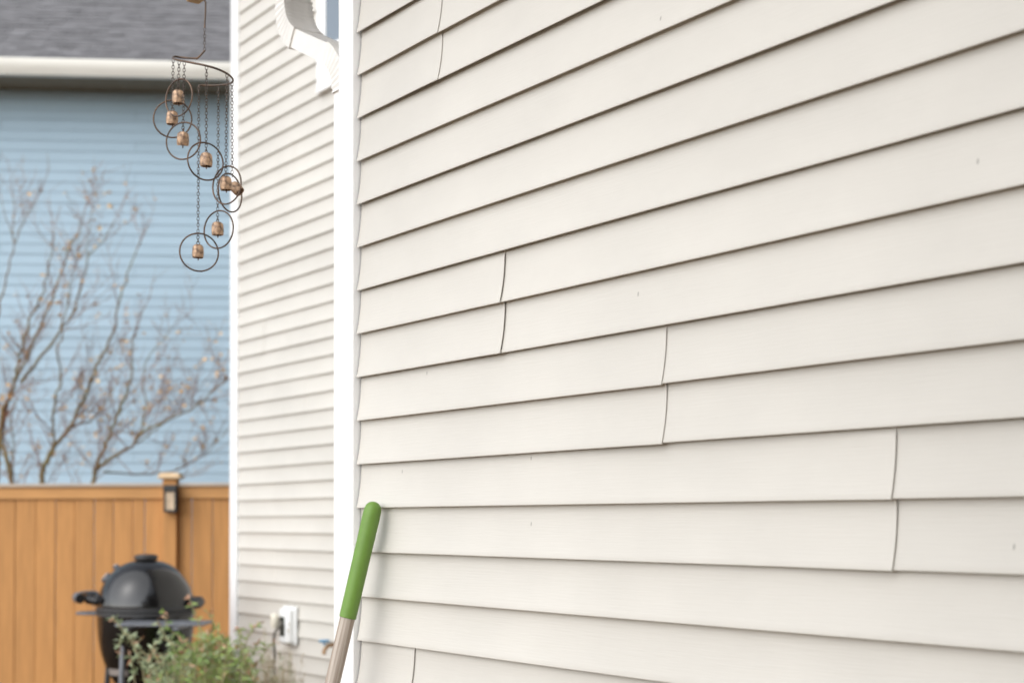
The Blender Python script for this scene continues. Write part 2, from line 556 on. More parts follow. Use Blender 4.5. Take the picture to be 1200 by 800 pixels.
# --- window on the far wall, half hidden by the near corner
wl_ = s_on(371.5, 60, W2 - 0.03)
wz0 = hit(380, 103, W2 - 0.02).z
win = MB()
wx1, wz1 = wl_ + 1.05, wz0 + 1.55
cw = 0.075
cb_ = 0.21
yb, yf = FAR_Y + 0.02, FAR_Y - 0.034
win.box((wl_, yf, wz0), (wl_ + cw, yb, wz1), bev=0.003)
win.box((wx1 - cw, yf, wz0), (wx1, yb, wz1), bev=0.003)
win.box((wl_ + cw, yf + 0.002, wz1 - cw), (wx1 - cw, yb, wz1), bev=0.003)
win.box((wl_ + cw, yf + 0.002, wz0), (wx1 - cw, yb, wz0 + cb_), bev=0.003)
window = win.build('window', M['trim'], house, smooth=30)
e = MB(); e.box((wl_, yf - 0.006, wz0 - 0.022), (wx1, yf + 0.03, wz0 - 0.001), bev=0.003)
e.build('sill', M['trim'], window)
e = MB()
e.box((wl_ + cw, FAR_Y - 0.027, wz0 + cb_), (wl_ + cw + 0.02, yb, wz1 - cw))
e.box((wx1 - cw - 0.02, FAR_Y - 0.027, wz0 + cb_), (wx1 - cw, yb, wz1 - cw))
e.box((wl_ + cw + 0.02, FAR_Y - 0.027, wz0 + cb_), (wx1 - cw - 0.02, yb, wz0 + cb_ + 0.02))
e.box((wl_ + cw + 0.02, FAR_Y - 0.027, wz1 - cw - 0.02), (wx1 - cw - 0.02, yb, wz1 - cw))
e.build('sash', M['trim'], window)
e = MB(); e.box((wl_ + cw + 0.02, FAR_Y - 0.021, wz0 + cb_ + 0.02), (wx1 - cw - 0.02, FAR_Y - 0.017, wz1 - cw - 0.02))
e.build('pane', M['glass'], window)

# --- downspout: drops from the gutter of the near wing, offsets back to its end wall, runs down behind the corner
def spout(pts, wy, wx, ribs, name, parent, flare=0.0):
    """rectangular pipe in the x-z plane of the house frame; pts=(x,z), depth range wy in y, thickness wx"""
    mb = MB()
    k = len(pts)
    # cross-section: fluted on both broad sides
    nf = 9
    sec = []
    for i in range(nf):
        a = i / (nf - 1)
        sec.append((-wx / 2 + (0.0022 if i in ribs else 0.0), wy[0] + (wy[1] - wy[0]) * a))
    for i in range(nf):
        a = 1 - i / (nf - 1)
        sec.append((wx / 2 - (0.0022 if (nf - 1 - i) in ribs else 0.0), wy[0] + (wy[1] - wy[0]) * a))
    vs = []
    for i, (x, z) in enumerate(pts):
        if i == 0: t = Vector((pts[1][0] - x, pts[1][1] - z))
        elif i == k - 1: t = Vector((x - pts[i - 1][0], z - pts[i - 1][1]))
        else:
            t = (Vector((pts[i + 1][0] - x, pts[i + 1][1] - z)).normalized() + Vector((x - pts[i - 1][0], z - pts[i - 1][1])).normalized())
        t.normalize()
        nx, nz = -t.y, t.x
        cr = 1.0 + (flare * (0.5 + 0.5 * math.cos(i * math.pi)))
        for (o, y) in sec:
            yy = (y - (wy[0] + wy[1]) / 2) * cr + (wy[0] + wy[1]) / 2
            vs.append((x + nx * o * cr, yy, z + nz * o * cr))
    m_ = len(sec)
    fs = []
    for i in range(k - 1):
        for j in range(m_):
            j2 = (j + 1) % m_
            fs.append((i * m_ + j, i * m_ + j2, (i + 1) * m_ + j2, (i + 1) * m_ + j))
    fs.append(tuple(range(m_))); fs.append(tuple(range((k - 1) * m_, k * m_)))
    mb.add(vs, fs)
    return mb.build(name, M['spout'], parent, smooth=30, fixn=True)


def arc(a, b, c, n):
    out_ = []
    for i in range(n + 1):
        t = i / n
        out_.append((a[0] * (1 - t) ** 2 + 2 * b[0] * t * (1 - t) + c[0] * t * t, a[1] * (1 - t) ** 2 + 2 * b[1] * t * (1 - t) + c[1] * t * t))
    return out_


DX = POST_L - 0.362
WY = (0.002, 0.078)
WX = 0.049
zA = 2.845
xB = POST_L - 0.042
zB = zA - 0.155
ribs = (3, 5)
ds = spout([(DX, 3.36), (DX, zA + 0.03)], WY, WX, ribs, 'downspout', house)
el1 = arc((DX, zA + 0.065), (DX, zA - 0.012), (DX + 0.072, zA - 0.057), 18)
spout(el1, (WY[0] - 0.002, WY[1] + 0.002), WX + 0.004, ribs, 'elbow', ds, flare=0.07)
mx0 = el1[-1]
el2 = arc((xB - 0.065, zB + 0.01), (xB, zB - 0.03), (xB, zB - 0.10), 16)
spout([(mx0[0] - 0.005, mx0[1] + 0.003), (el2[0][0] + 0.01, el2[0][1] - 0.006)], WY, WX, ribs, 'offset_pipe', ds)
spout(el2, (WY[0] - 0.002, WY[1] + 0.002), WX + 0.004, ribs, 'elbow', ds, flare=0.07)
spout([(xB, zB - 0.085), (xB, 0.12)], WY, WX, ribs, 'drop_pipe', ds)

# --- outlet with cover and a plugged cable, and a hose tap, on the far wall
ow0 = hit(329.5, 732, W2 - 0.04); ow1 = hit(343.5, 732, W2 - 0.06)
ozt, ozb = hit(336, 711, W2 - 0.04).z, hit(336, 754, W2 - 0.04).z
ox0, ox1 = loc(ow0).x, loc(ow1).x - 0.045
e = MB()
yo = FAR_Y - 0.012
e.box((ox0 + 0.03, yo - 0.062, ozb), (ox1, yo, ozt), bev=0.016)
ob = e.build('outlet_box', M['outlet'], house, smooth=40)
e = MB(); e.box((ox0 + 0.060, yo - 0.0665, ozb + 0.05), (ox0 + 0.115, yo - 0.055, ozt - 0.055))
e.build('opening', M['recess'], ob)
e = MB(); e.box((ox0 - 0.0, yo - 0.018, ozb - 0.006), (ox1 + 0.012, yo - 0.001, ozt + 0.006), bev=0.006)
e.build('back_plate', M['outlet'], ob)
pl = empty('plug', CORNER, YAW)
tag(pl, 'cream plug with dark hanging cable beside the white outlet on the siding', 'plug')
pc = loc(hit(322, 727, W2 - 0.11))
e = MB(); e.lathe([(0.002, -0.045), (0.018, -0.042), (0.025, -0.02), (0.026, 0.02), (0.020, 0.04), (0.002, 0.046)], n=16, c=(pc.x, pc.y, pc.z), close=True)
e.build('plug_body', M['plug'], pl, smooth=60)
e = MB()
cb = [loc(hit(px, py, W2 - dd)) for (px, py, dd) in ((332, 728, 0.07), (329, 731, 0.10), (326, 736, 0.11), (322, 741, 0.11), (320.5, 752, 0.09), (322, 763, 0.08), (321, 780, 0.07), (323, 830, 0.06))]
e.tube(cb, 0.008, n=8)
e.build('cable', M['cable'], pl, smooth=60)
tp = loc(hit(381, 753, W2 - 0.08))
e = MB()
e.tube([(tp.x + 0.02, FAR_Y + 0.01, tp.z - 0.012), (tp.x + 0.02, FAR_Y - 0.07, tp.z - 0.012), (tp.x + 0.03, FAR_Y - 0.10, tp.z - 0.035), (tp.x + 0.032, FAR_Y - 0.105, tp.z - 0.06)], 0.012, n=10)
sp = e.build('hose_tap', M['brass'], house, smooth=50)
e = MB()
e.ring((tp.x, FAR_Y - 0.085, tp.z + 0.012), (1, 0, 0), (0, 1, 0), 0.026, 0.026, 0.007, n=18, k=8)
e.tube([(tp.x - 0.026, FAR_Y - 0.085, tp.z + 0.012), (tp.x + 0.026, FAR_Y - 0.085, tp.z + 0.012)], 0.006)
e.tube([(tp.x, FAR_Y - 0.085, tp.z - 0.012), (tp.x, FAR_Y - 0.085, tp.z + 0.014)], 0.007)
e.build('valve_handle', M['bluevalve'], sp, smooth=50)

# ------------------------------------------------------------------ garden tool leaning on the siding
top = hit(438.5, 590, W1 - 0.0125 - 0.022)
foot = top + Vector((0, 0, 0))
foot = top - Nin * 0.335 - Eal * 0.155
foot.z = 0.012
ax = (foot - top).normalized()
tool = empty('garden_tool', (foot.x, foot.y, 0.0))
tag(tool, 'garden tool with pale wooden handle and green rubber grip leaning on the siding', 'garden tool')
L0 = (foot - top).length
rot = (-ax).to_track_quat('Z', 'Y').to_matrix().to_4x4()
base = Matrix.Translation((0, 0, foot.z)) @ rot
e = MB()
hp = [(0.0155, 0.0), (0.0168, 0.05)] + [(0.0168 + 0.0004 * math.sin(i * 1.3), 0.05 + (L0 - 0.30) * i / 12) for i in range(1, 13)]
e.lathe(hp, n=24, close=True)
o = e.build('handle', M['handle'], tool, smooth=50); o.matrix_basis = base
GL = 0.262
e = MB()
gp = [(0.0172, L0 - GL), (0.0190, L0 - GL + 0.001), (0.0193, L0 - GL + 0.01), (0.0198, L0 - 0.10), (0.0203, L0 - 0.03), (0.0196, L0 - 0.014), (0.0168, L0 - 0.004), (0.011, L0 + 0.002), (0.004, L0 + 0.0045), (0.0005, L0 + 0.005)]
e.lathe(gp, n=28)
o = e.build('grip', M['grip'], tool, smooth=50); o.matrix_basis = base

# ------------------------------------------------------------------ wind chime under the eave
chime = empty('wind_chime', at(236, 300, CH_D))
tag(chime, 'rusty bronze spiral wind chime with small bells and hoops hanging by the corner', 'wind chime')
CO = chime.location.copy()


def cp(px, py, dz=0.0):
    return at(px, py, CH_D + dz) - CO


e = MB()
hook = [cp(229, -4), cp(234, -1.5), cp(239.5, 0.5), cp(241, 3), cp(240.8, 14), cp(240, 26), cp(239.8, 33)]
e.tube(hook, 0.0020, n=8)
e.build('hook', M['wire'], chime, smooth=60)


def smooth_path(ctrl, n=10):
    out_ = []
    P = [ctrl[0]] + ctrl + [ctrl[-1]]
    for i in range(1, len(P) - 2):
        for j in range(n):
            t = j / n
            p0, p1, p2, p3 = P[i - 1], P[i], P[i + 1], P[i + 2]
            out_.append(0.5 * ((2 * p1) + (p2 - p0) * t + (2 * p0 - 5 * p1 + 4 * p2 - p3) * t * t + (3 * p1 - p0 - 3 * p2 + p3) * t ** 3))
    out_.append(ctrl[-1])
    return out_


sp_ctrl = [cp(239.6, 59, 0), cp(238.6, 61, 0), cp(231.5, 68.3, 0.0), cp(229, 68.6, 0), cp(216, 67.8, 0.02), cp(206, 66.6, 0.018), cp(202.6, 67.5, 0.0), cp(206, 70.0, -0.022),
           cp(224, 73.6, -0.052), cp(240, 76.8, -0.062), cp(254, 80.8, -0.058), cp(266, 86.5, -0.035), cp(272.6, 92.5, -0.005), cp(271.6, 97, 0.022),
           cp(264, 99.3, 0.045), cp(252, 100.4, 0.058), cp(240, 100.4, 0.062), cp(234, 100.2, 0.060), cp(233, 103, 0.060)]
e = MB()
e.tube(smooth_path(sp_ctrl, 8), 0.0024, n=8)
e.build('spiral_frame', M['wire'], chime, smooth=60)


def chain(mb, a, b, pitch=0.0072):
    a, b = Vector(a), Vector(b)
    d = b - a
    k = max(1, int(round(d.length / pitch)))
    t = d.normalized()
    x = Vector((1, 0, 0)); x = (x - t * x.dot(t)).normalized()
    y = t.cross(x)
    st = d.length / k
    for i in range(k):
        c = a + t * (st * (i + 0.5))
        w = (math.pi / 2 if i % 2 else 0) + random.uniform(-0.3, 0.3)
        ax_ = (x * math.cos(w) + y * math.sin(w)).normalized()
        mb.ring(c, ax_, t, 0.0030, st * 0.70, 0.0007, n=10, k=4)


e = MB(); chain(e, cp(239.8, 33), cp(239.6, 60)); e.build('chain', M['chainm'], chime, smooth=60)

# (chain top px,py,depth) (bell centre) (ring centre, rx/ry, ry) swing
drops = [
    ((210, 72, -0.030), (208.7, 113.5), (209.8, 114.5), 18.4 / 21.9, 21.9, (0.05, 0.0)),
    ((203, 70, -0.004), (201.8, 138.0), (202.3, 139.5), 0.995, 22.2, (-0.04, 0.05)),
    ((216, 73, -0.042), (214.4, 162.5), (214.9, 165.2), 0.97, 22.0, (0.22, 0.1)),
    ((242, 78, -0.061), (241.6, 187.0), (240.8, 189.2), 0.82, 22.2, (0.0, 0.0)),
    ((266, 87, -0.034), (264.6, 214.8), (265.8, 217.0), 0.85, 22.4, (0.03, 0.0)),
    ((272, 97, 0.020), (276.5, 220.5), (269.6, 226.0), 0.44, 22.4, (0.75, -0.35)),
    ((256, 100, 0.055), (255.0, 267.8), (256.2, 269.0), 0.875, 22.2, (0.03, 0.02)),
    ((233, 102, 0.060), (232.0, 294.2), (233.3, 295.6), 0.945, 22.4, (-0.02, 0.0)),
]
bell_me = None
for i, (tp_, bc, rc, asp, ry, (tx, ty)) in enumerate(drops):
    dz = tp_[2]
    pxm = (CH_D + dz) / F
    a = cp(*tp_)
    bcen = cp(bc[0], bc[1], dz)
    hook_pt = cp(bc[0] if i != 5 else 272.2, bc[1] - 10.5 if i != 5 else 207.5, dz)
    e = MB(); chain(e, a, hook_pt); e.build('chain', M['chainm'], chime, smooth=60)
    e = MB()
    ang = math.acos(min(1, asp)) * (1 if i % 2 else -1)
    rcen = cp(rc[0], rc[1], dz)
    axr = Vector((math.cos(ang), math.sin(ang), 0))
    e.ring(rcen, axr, (0, 0, 1), ry * pxm, ry * pxm, 0.0019, n=56, k=8)
    e.build('hoop', M['wire'], chime, smooth=80)
    if bell_me is None:
        b_ = MB()
        pr = [(0.0012, 0.0158), (0.0045, 0.0156), (0.0085, 0.0140), (0.0113, 0.0108), (0.0124, 0.006), (0.0128, 0.0), (0.0131, -0.006), (0.0127, -0.0115), (0.0119, -0.0155),
              (0.0108, -0.0150), (0.0112, -0.008), (0.0105, 0.004), (0.006, 0.012)]
        b_.lathe(pr, n=28, sq=0.32)
        bell_me = b_.mesh('bell', M['copper'], 50)
        b_ = MB(); b_.ring((0, 0, 0.0188), (1, 0, 0), (0, 0, 1), 0.0035, 0.0038, 0.0009, n=14, k=6)
        loop_me = b_.mesh('loop', M['wire'], 60)
        b_ = MB(); b_.tube([(0, 0, 0.010), (0.0005, 0, -0.010), (0.0008, 0, -0.017), (0.0008, 0, -0.0215)], [0.0008, 0.0008, 0.0016, 0.0012], n=8)
        clap_me = b_.mesh('clapper', M['wire'], 60)
    bo = link('bell', bell_me, chime)
    bo.location = bcen
    bo.rotation_euler = (ty, -tx if i == 5 else -tx, random.uniform(0, 1.5) if i != 5 else 0.2)
    sc_ = 1.0 if i not in (5,) else 0.95
    bo.scale = (sc_, sc_, sc_)
    link('loop', loop_me, bo); link('clapper', clap_me, bo)

# ------------------------------------------------------------------ cedar fence
FY = 10.6
fz = lambda py: at(150, py, FY).z
fence = empty('cedar_fence', (-4.0, FY, 0))
tag(fence, 'orange stained cedar board fence behind the black grill', 'fence')
FX0, FX1 = -9.0, 1.5
TOPZ, RAILB = fz(570), fz(584)
px2x = lambda px: (at(px, 650, FY).x + 4.0)
e = MB(); e.box((0, 0, 0), (1, 1, 1))
edges = [at(p, 650, FY).x for p in (16.5, 40.5, 63.5, 86.0, 109.0, 131.5, 154.0, 168.5)]
bw_ = edges[1] - edges[0]
xs = list(edges)
while xs[0] > FX0: xs.insert(0, xs[0] - bw_)
tmp = at(200.0, 650, FY).x
xs.append(tmp)
while xs[-1] < FX1: xs.append(xs[-1] + bw_)
for i in range(len(xs) - 1):
    a, b = xs[i] + 4.0, xs[i + 1] + 4.0
    gap = random.choice((0.0015, 0.003, 0.005, 0.008))
    dy = random.uniform(-0.003, 0.004)
    e = MB(); e.box((a + gap / 2, 0.022 + dy, 0.06), (b - gap / 2, 0.040 + dy, RAILB + 0.05), bev=0.002)
    e.build('board', M['cedar'], fence)
for (a, b) in ((FX0, at(191.5, 650, FY).x), (at(208.5, 650, FY).x, FX1)):
    e = MB(); e.box((a + 4.0, 0.0, RAILB), (b + 4.0, 0.0205, TOPZ), bev=0.002); e.build('top_rail', M['cedar_rail'], fence)
    e = MB(); e.box((a + 4.0, 0.045, 0.25), (b + 4.0, 0.085, 0.34)); e.build('back_rail', M['cedar_rail'], fence)
    e = MB(); e.box((a + 4.0, -0.022, TOPZ + 0.001), (b + 4.0, 0.075, fz(566.0)), bev=0.003); e.build('cap_board', M['cedar_cap'], fence)
for pc_ in (200, 200 - 385, 200 + 385):
    xc = at(pc_, 650, FY).x + 4.0
    e = MB(); e.box((xc - 0.052, -0.045, 0.0), (xc + 0.052, 0.060, fz(559)), bev=0.003)
    po = e.build('post', M['cedar'], fence)
    e = MB(); e.box((xc - 0.080, -0.075, fz(561)), (xc + 0.080, 0.088, fz(559)), bev=0.002)
    h0, h1 = fz(559), fz(554.2)
    s_ = 0.082
    e.add([(xc - s_, 0.0065 - s_, h0 + .001), (xc + s_, 0.0065 - s_, h0 + .001), (xc + s_, 0.0065 + s_, h0 + .001), (xc - s_, 0.0065 + s_, h0 + .001),
           (xc - s_ * .8, 0.0065 - s_ * .8, h1), (xc + s_ * .8, 0.0065 - s_ * .8, h1), (xc + s_ * .8, 0.0065 + s_ * .8, h1), (xc - s_ * .8, 0.0065 + s_ * .8, h1)],
          [(0, 1, 5, 4), (1, 2, 6, 5), (2, 3, 7, 6), (3, 0, 4, 7), (4, 5, 6, 7)])
    e.build('post_cap', M['post_cap'], po)
# black lantern on the post
lx = at(200.5, 585, FY - 0.08).x
lz0, lz1 = at(200, 600, FY - .08).z, at(200, 568, FY - .08).z
lan = empty('post_lantern', (lx, FY - 0.046, lz0))
tag(lan, 'small black lantern fixed to the fence post below its pale cap', 'lantern')
H = lz1 - lz0
e = MB()
hw = 0.046
e.box((-hw, -0.012, 0.0), (hw, -0.001, H), bev=0.002)
e.box((-hw, -0.075, 0.0), (hw, -0.012, 0.018), bev=0.003)
e.box((-hw - 0.004, -0.082, H - 0.050), (hw + 0.004, -0.012, H), bev=0.006)
for sx_ in (-1, 1):
    for yy in (-0.075, -0.026):
        e.box((sx_ * hw - (0.013 if sx_ > 0 else 0), yy, 0.018), (sx_ * hw + (0.013 if sx_ < 0 else 0), yy + 0.013, H - 0.050))
e.build('frame', M['black'], lan)
e = MB(); e.box((-hw + 0.008, -0.068, 0.019), (hw - 0.008, -0.016, H - 0.051)); e.build('lamp_glass', M['lamp_glass'], lan)

# ------------------------------------------------------------------ kamado grill
GY = 8.6
gk = GY / F
gc = at(171, 700, GY)
grill = empty('kamado_grill', (gc.x, GY, 0))
tag(grill, 'black kamado grill with domed lid and side shelf before the fence', 'grill')


def gz(py): return at(171, py, GY).z


RIM = gz(714)
rr = 55.5 * gk
e = MB()
lid = []
for i in range(17):
    t = i / 16
    a = t * math.pi / 2
    lid.append((rr * math.cos(a) ** 0.86 if i < 16 else 0.001, RIM + 0.012 + (gz(655.5) - RIM - 0.012) * math.sin(a) ** 1.02))
lid = [(rr * 0.985, RIM + 0.002)] + lid
e.lathe(lid, n=56)
lo = e.build('lid', M['enamel'], grill, smooth=60)
e = MB()
e.lathe([(0.036, 0), (0.036, 0.026), (0.065, 0.032), (0.072, 0.045), (0.066, 0.060), (0.040, 0.066), (0.001, 0.067)], n=28, c=(0, 0, gz(656) - 0.030))
e.build('top_vent', M['grill_iron'], lo, smooth=50)
e = MB()   # thermometer and bolt on the left shoulder
for (px, py, r_, name, mm) in ((119.5, 676.5, 0.034, 'thermometer', 'gauge'), (133, 664, 0.018, 'vent_knob', 'gauge')):
    ex = (px - 171) * gk
    zz = gz(py)
    rz = min(lid, key=lambda q: abs(q[1] - zz))[0]
    ex = max(ex, -rz * 0.985)
    pnt = Vector((ex, -math.sqrt(max(0.0, rz * rz - ex * ex)), zz))
    nrm = Vector((pnt.x, pnt.y, (zz - RIM) * 1.1)).normalized()
    e = MB(); e.tube([pnt - nrm * 0.03, pnt + nrm * 0.012, pnt + nrm * 0.016], [r_, r_, r_ * 0.8], n=18)
    e.build(name + '_bezel', M['steel'], lo, smooth=40)
    e = MB(); e.tube([pnt + nrm * 0.0165, pnt + nrm * 0.018], [r_ * 0.78, r_ * 0.74], n=18)
    e.build(name, M['gauge'], lo, smooth=40)
e = MB()   # rim bands
e.lathe([(rr * 0.97, RIM - 0.028), (rr * 1.012, RIM - 0.026), (rr * 1.012, RIM - 0.006), (rr * 0.98, RIM - 0.002)], n=56)
e.lathe([(rr * 0.98, RIM + 0.0), (rr * 1.014, RIM + 0.001), (rr * 1.014, RIM + 0.022), (rr * 0.99, RIM + 0.025)], n=56)
e.build('rim_band', M['grill_iron'], grill, smooth=50)
bz = gz(806)
e = MB()
bp = []
for i in range(15):
    t = i / 14
    r_ = rr * (1.0 - 0.03 * t - 0.50 * t ** 2.6)
    bp.append((r_, RIM - 0.026 + (bz - RIM) * t))
bp.append((0.002, bz - 0.04))
e.lathe(bp, n=56)
e.build('bowl', M['enamel'], grill, smooth=60)
e = MB()   # lid handle: two brackets and a thick bar, pointing left towards the yard
hz = gz(701)
e.tube([(-rr * 0.93, -0.09, hz - 0.01), (-rr - 0.045, -0.09, hz + 0.004)], 0.027, n=10)
e.tube([(-rr * 0.93, 0.09, hz - 0.01), (-rr - 0.045, 0.09, hz + 0.004)], 0.027, n=10)
e.tube([(-rr - 0.06, -0.16, hz + 0.010), (-rr - 0.085, -0.13, hz + 0.014), (-rr - 0.10, 0, hz + 0.016), (-rr - 0.085, 0.13, hz + 0.014), (-rr - 0.06, 0.16, hz + 0.010)], 0.030, n=12)
lh = e.build('lid_handle', M['plastic'], grill, smooth=50)
e = MB()
e.tube([(-rr - 0.062, -0.158, hz + 0.0105), (-rr - 0.088, -0.13, hz + 0.015), (-rr - 0.103, 0, hz + 0.017), (-rr - 0.088, 0.13, hz + 0.015), (-rr - 0.062, 0.158, hz + 0.0105)], 0.0305, n=14)
e.build('bar', M['steel'], lh, smooth=50)
e = MB()
hz2 = gz(717.5)
e.tube([(-rr * 0.95, -0.06, hz2), (-rr - 0.075, -0.06, hz2), (-rr - 0.12, -0.03, hz2), (-rr - 0.12, 0.03, hz2), (-rr - 0.075, 0.06, hz2), (-rr * 0.95, 0.06, hz2)], 0.009, n=8)
e.build('lower_handle', M['steel'], grill, smooth=50)
e = MB()
e.box((rr * 0.90, -0.06, gz(712)), (rr + 0.05, 0.06, gz(699)), bev=0.01)
e.tube([(rr + 0.03, -0.09, gz(706)), (rr + 0.03, 0.09, gz(706))], 0.022, n=10)
e.build('hinge', M['grill_iron'], grill, smooth=40)
e = MB()   # side shelf in front right
sz = gz(723.5)
for k_ in range(5):
    yy = -rr * 0.98 - 0.05 - k_ * 0.055
    e.box((-0.03, yy - 0.022, sz - 0.010), (0.47, yy + 0.022, sz + 0.006), bev=0.003)
e.box((0.02, -rr * 0.98 - 0.30, sz - 0.030), (0.05, -rr * 0.90, sz - 0.0145))
e.box((0.30, -rr * 0.98 - 0.30, sz - 0.030), (0.33, -rr * 0.30, sz - 0.0145))
e.build('side_shelf', M['steel'], grill, smooth=30)
e = MB()
for (a_, b_) in ((0.14, -0.20), (0.20, -0.16)):
    e.tube([(rr * 0.62, -rr * 0.72, gz(735)), (rr * 0.72, -rr * 0.80, gz(745))], 0.075, n=16)
e.build('damper_box', M['grill_iron'], grill, smooth=50)
legs = [(-0.215, -0.10), (-0.075, -0.275), (0.215, -0.10), (0.0, 0.235)]
lz = gz(776)
for i, (lx_, ly_) in enumerate(legs):
    k2 = 1.10
    e = MB(); e.tube([(lx_ * 0.92, ly_ * 0.92, gz(752) if i == 1 else lz), (lx_ * k2, ly_ * k2, 0.05)], 0.0165, n=10)
    e.build('leg', M['steel'] if i == 1 else M['grill_iron'], grill, smooth=50)
    e = MB(); e.tube([(lx_ * k2, ly_ * k2 - 0.015, 0.06), (lx_ * k2, ly_ * k2 + 0.015, 0.06)], 0.06, n=18)
    e.build('caster', M['grill_iron'], grill, smooth=40)
e = MB()
rb = rr * 0.80
vs = []
for i in range(9):
    w_ = math.pi * (1.22 + 0.22 * i / 8)
    vs += [(rb * math.cos(w_), rb * math.sin(w_), gz(787)), (rb * 1.02 * math.cos(w_), rb * 1.02 * math.sin(w_), gz(779.5))]
e.add(vs, [(2 * i, 2 * i + 2, 2 * i + 3, 2 * i + 1) for i in range(8)])
e.build('name_plate', M['label'], grill, smooth=60)

# ------------------------------------------------------------------ blue neighbour house
HY = 15.0
BC = 0.1110
a0 = at(0, 300, HY)
bl = empty('blue_house', (a0.x, a0.y, 0), R(5.0))
tag(bl, 'two storey blue sided neighbouring house with grey shingle roof and cream gutter', 'house')
EAVE_OV = 0.52
sin5, cos5 = math.sin(R(5)), math.cos(R(5))


def bheight(px, py, yloc):
    """height of the picture row on the plane at depth yloc in the blue house's frame"""
    d = ray(px, py)
    nrm = Vector((-sin5, cos5, 0))
    p0 = Vector((a0.x, a0.y, 0)) + nrm * yloc
    t = (p0 - Vector((0, 0, 0))).dot(nrm) / d.dot(nrm)
    return EYE.z + d.z * t


SOF = bheight(0, 86.5, -EAVE_OV)
e = MB(); e.box((-11, 0.02, 0), (7.5, 8, SOF + 0.05)); bwall = e.build('wall', M['blue_core'], bl)
rows = int((SOF - 0.3) / BC) + 1
e = MB()
LB = 4.6
pz = [(0.0, BC + 0.012), (-0.004, BC * 0.6), (-0.0095, 0.004), (-0.0085, 0.0), (-0.002, 0.0)]
vs, fs = [], []
for x in (0, LB - 0.003):
    vs += [(x, y + 0.012, z) for (y, z) in pz]
for i in range(4): fs.append((i, i + 1, i + 6, i + 5))
e.add(vs, fs)
board_me = e.mesh('siding_board', M['blue'])
for r_ in range(rows):
    z = SOF - 0.10 - (r_ + 1) * BC
    if z < 0.15: break
    off = -11 - (r_ % 3) * 1.4
    for c in range(5):
        x = off + c * LB
        if x + LB < -11 or x > 5.5: continue
        o = link('siding_board', board_me, bwall)
        o.location = (x, 0.0 + random.uniform(-0.001, 0.001), z)
e = MB(); e.box((-11, -0.008, SOF - 0.10), (7.5, 0.018, SOF - 0.001)); e.build('frieze_board', M['blue'], bl)
e = MB(); e.box((-11.3, -EAVE_OV + 0.012, SOF), (7.8, 0.05, SOF + 0.02)); e.build('soffit', M['eave'], bl)
e = MB(); e.box((-11.3, -EAVE_OV - 0.012, SOF - 0.015), (7.8, -EAVE_OV + 0.011, SOF + 0.17)); e.build('fascia', M['gutter'], bl)
gt_ = bheight(0, 69.2, -EAVE_OV - 0.12)
gb_ = bheight(0, 85.5, -EAVE_OV - 0.12)
gp_ = [(-EAVE_OV - 0.013, gt_ - 0.005), (-EAVE_OV - 0.013, gb_), (-EAVE_OV - 0.085, gb_), (-EAVE_OV - 0.100, gb_ + 0.03), (-EAVE_OV - 0.125, gb_ + 0.075), (-EAVE_OV - 0.13, gt_ - 0.02), (-EAVE_OV - 0.13, gt_), (-EAVE_OV - 0.118, gt_)]
e = MB()
vs = [(x, y, z) for x in (-11.3, 7.8) for (y, z) in gp_]
k_ = len(gp_)
e.add(vs, [(i, i + 1, i + 1 + k_, i + k_) for i in range(k_ - 1)])
e.build('gutter', M['gutter'], bl, smooth=40)
# roof slab and shingles
PITCHR = R(34)
ry0, rz0 = -EAVE_OV - 0.06, gt_ - 0.03
run = 5.0
e = MB()
y1_, z1_ = ry0 + run, rz0 + run * math.tan(PITCHR)
e.add([(-11.4, ry0, rz0), (7.9, ry0, rz0), (7.9, y1_, z1_), (-11.4, y1_, z1_), (7.9, y1_ + run, rz0), (-11.4, y1_ + run, rz0)], [(0, 1, 2, 3), (3, 2, 4, 5), (0, 3, 5), (1, 4, 2)])
rf = e.build('roof', M['roof'], bl)
e = MB()
sh_n = 30
for r_ in range(sh_n):
    x = -11.4 + (r_ % 2) * -0.15
    d0, d1 = r_ * 0.143 - 0.02, r_ * 0.143 + 0.16
    while x < 7.9:
        wd = random.choice((0.16, 0.20, 0.26, 0.33))
        th = random.uniform(0.006, 0.016)
        c_, s_ = math.cos(PITCHR), math.sin(PITCHR)
        def P_(xx, dd, h): return (xx, ry0 + dd * c_ - h * s_, rz0 + dd * s_ + h * c_)
        dd0 = d0 - random.uniform(0, 0.012)
        a_, b_ = x + 0.002, x + wd - 0.002
        e.add([P_(a_, dd0, 0.002), P_(b_, dd0, 0.002), P_(b_, dd0, th), P_(a_, dd0, th), P_(b_, d1, 0.004), P_(a_, d1, 0.004)], [(0, 1, 2, 3), (3, 2, 4, 5), (0, 3, 5), (1, 4, 2)])
        x += wd
so = e.build('shingles', M['roof'], rf)
so['kind'] = 'stuff'

# ------------------------------------------------------------------ bare tree behind the fence
TY = 12.35
tr = empty('bare_tree', at(45, 818, TY))
tr.location.z = 0
tag(tr, 'bare autumn tree with a few yellow leaves behind the orange fence', 'tree')
TO = tr.location.copy()


def tpt(px, py, dz): return at(px, py, TY + dz) - TO


tk, tw, lf = MB(), MB(), MB()
rnd = random.Random(5)


def leaf_at(mb, p, size, r, droop=0.3):
    d = Vector((r.uniform(-1, 1), r.uniform(-1, 1), r.uniform(-1, 0.6))).normalized()
    s = d.cross(Vector((r.uniform(-1, 1), r.uniform(-1, 1), r.uniform(-1, 1)))).normalized()
    n_ = d.cross(s)
    a = p + d * size * 0.5 + s * size * 0.32 + n_ * size * 0.08
    b = p + d * size
    c = p + d * size * 0.5 - s * size * 0.32 + n_ * size * 0.08
    mb.add([p, a, b, c], [(0, 1, 2, 3)])


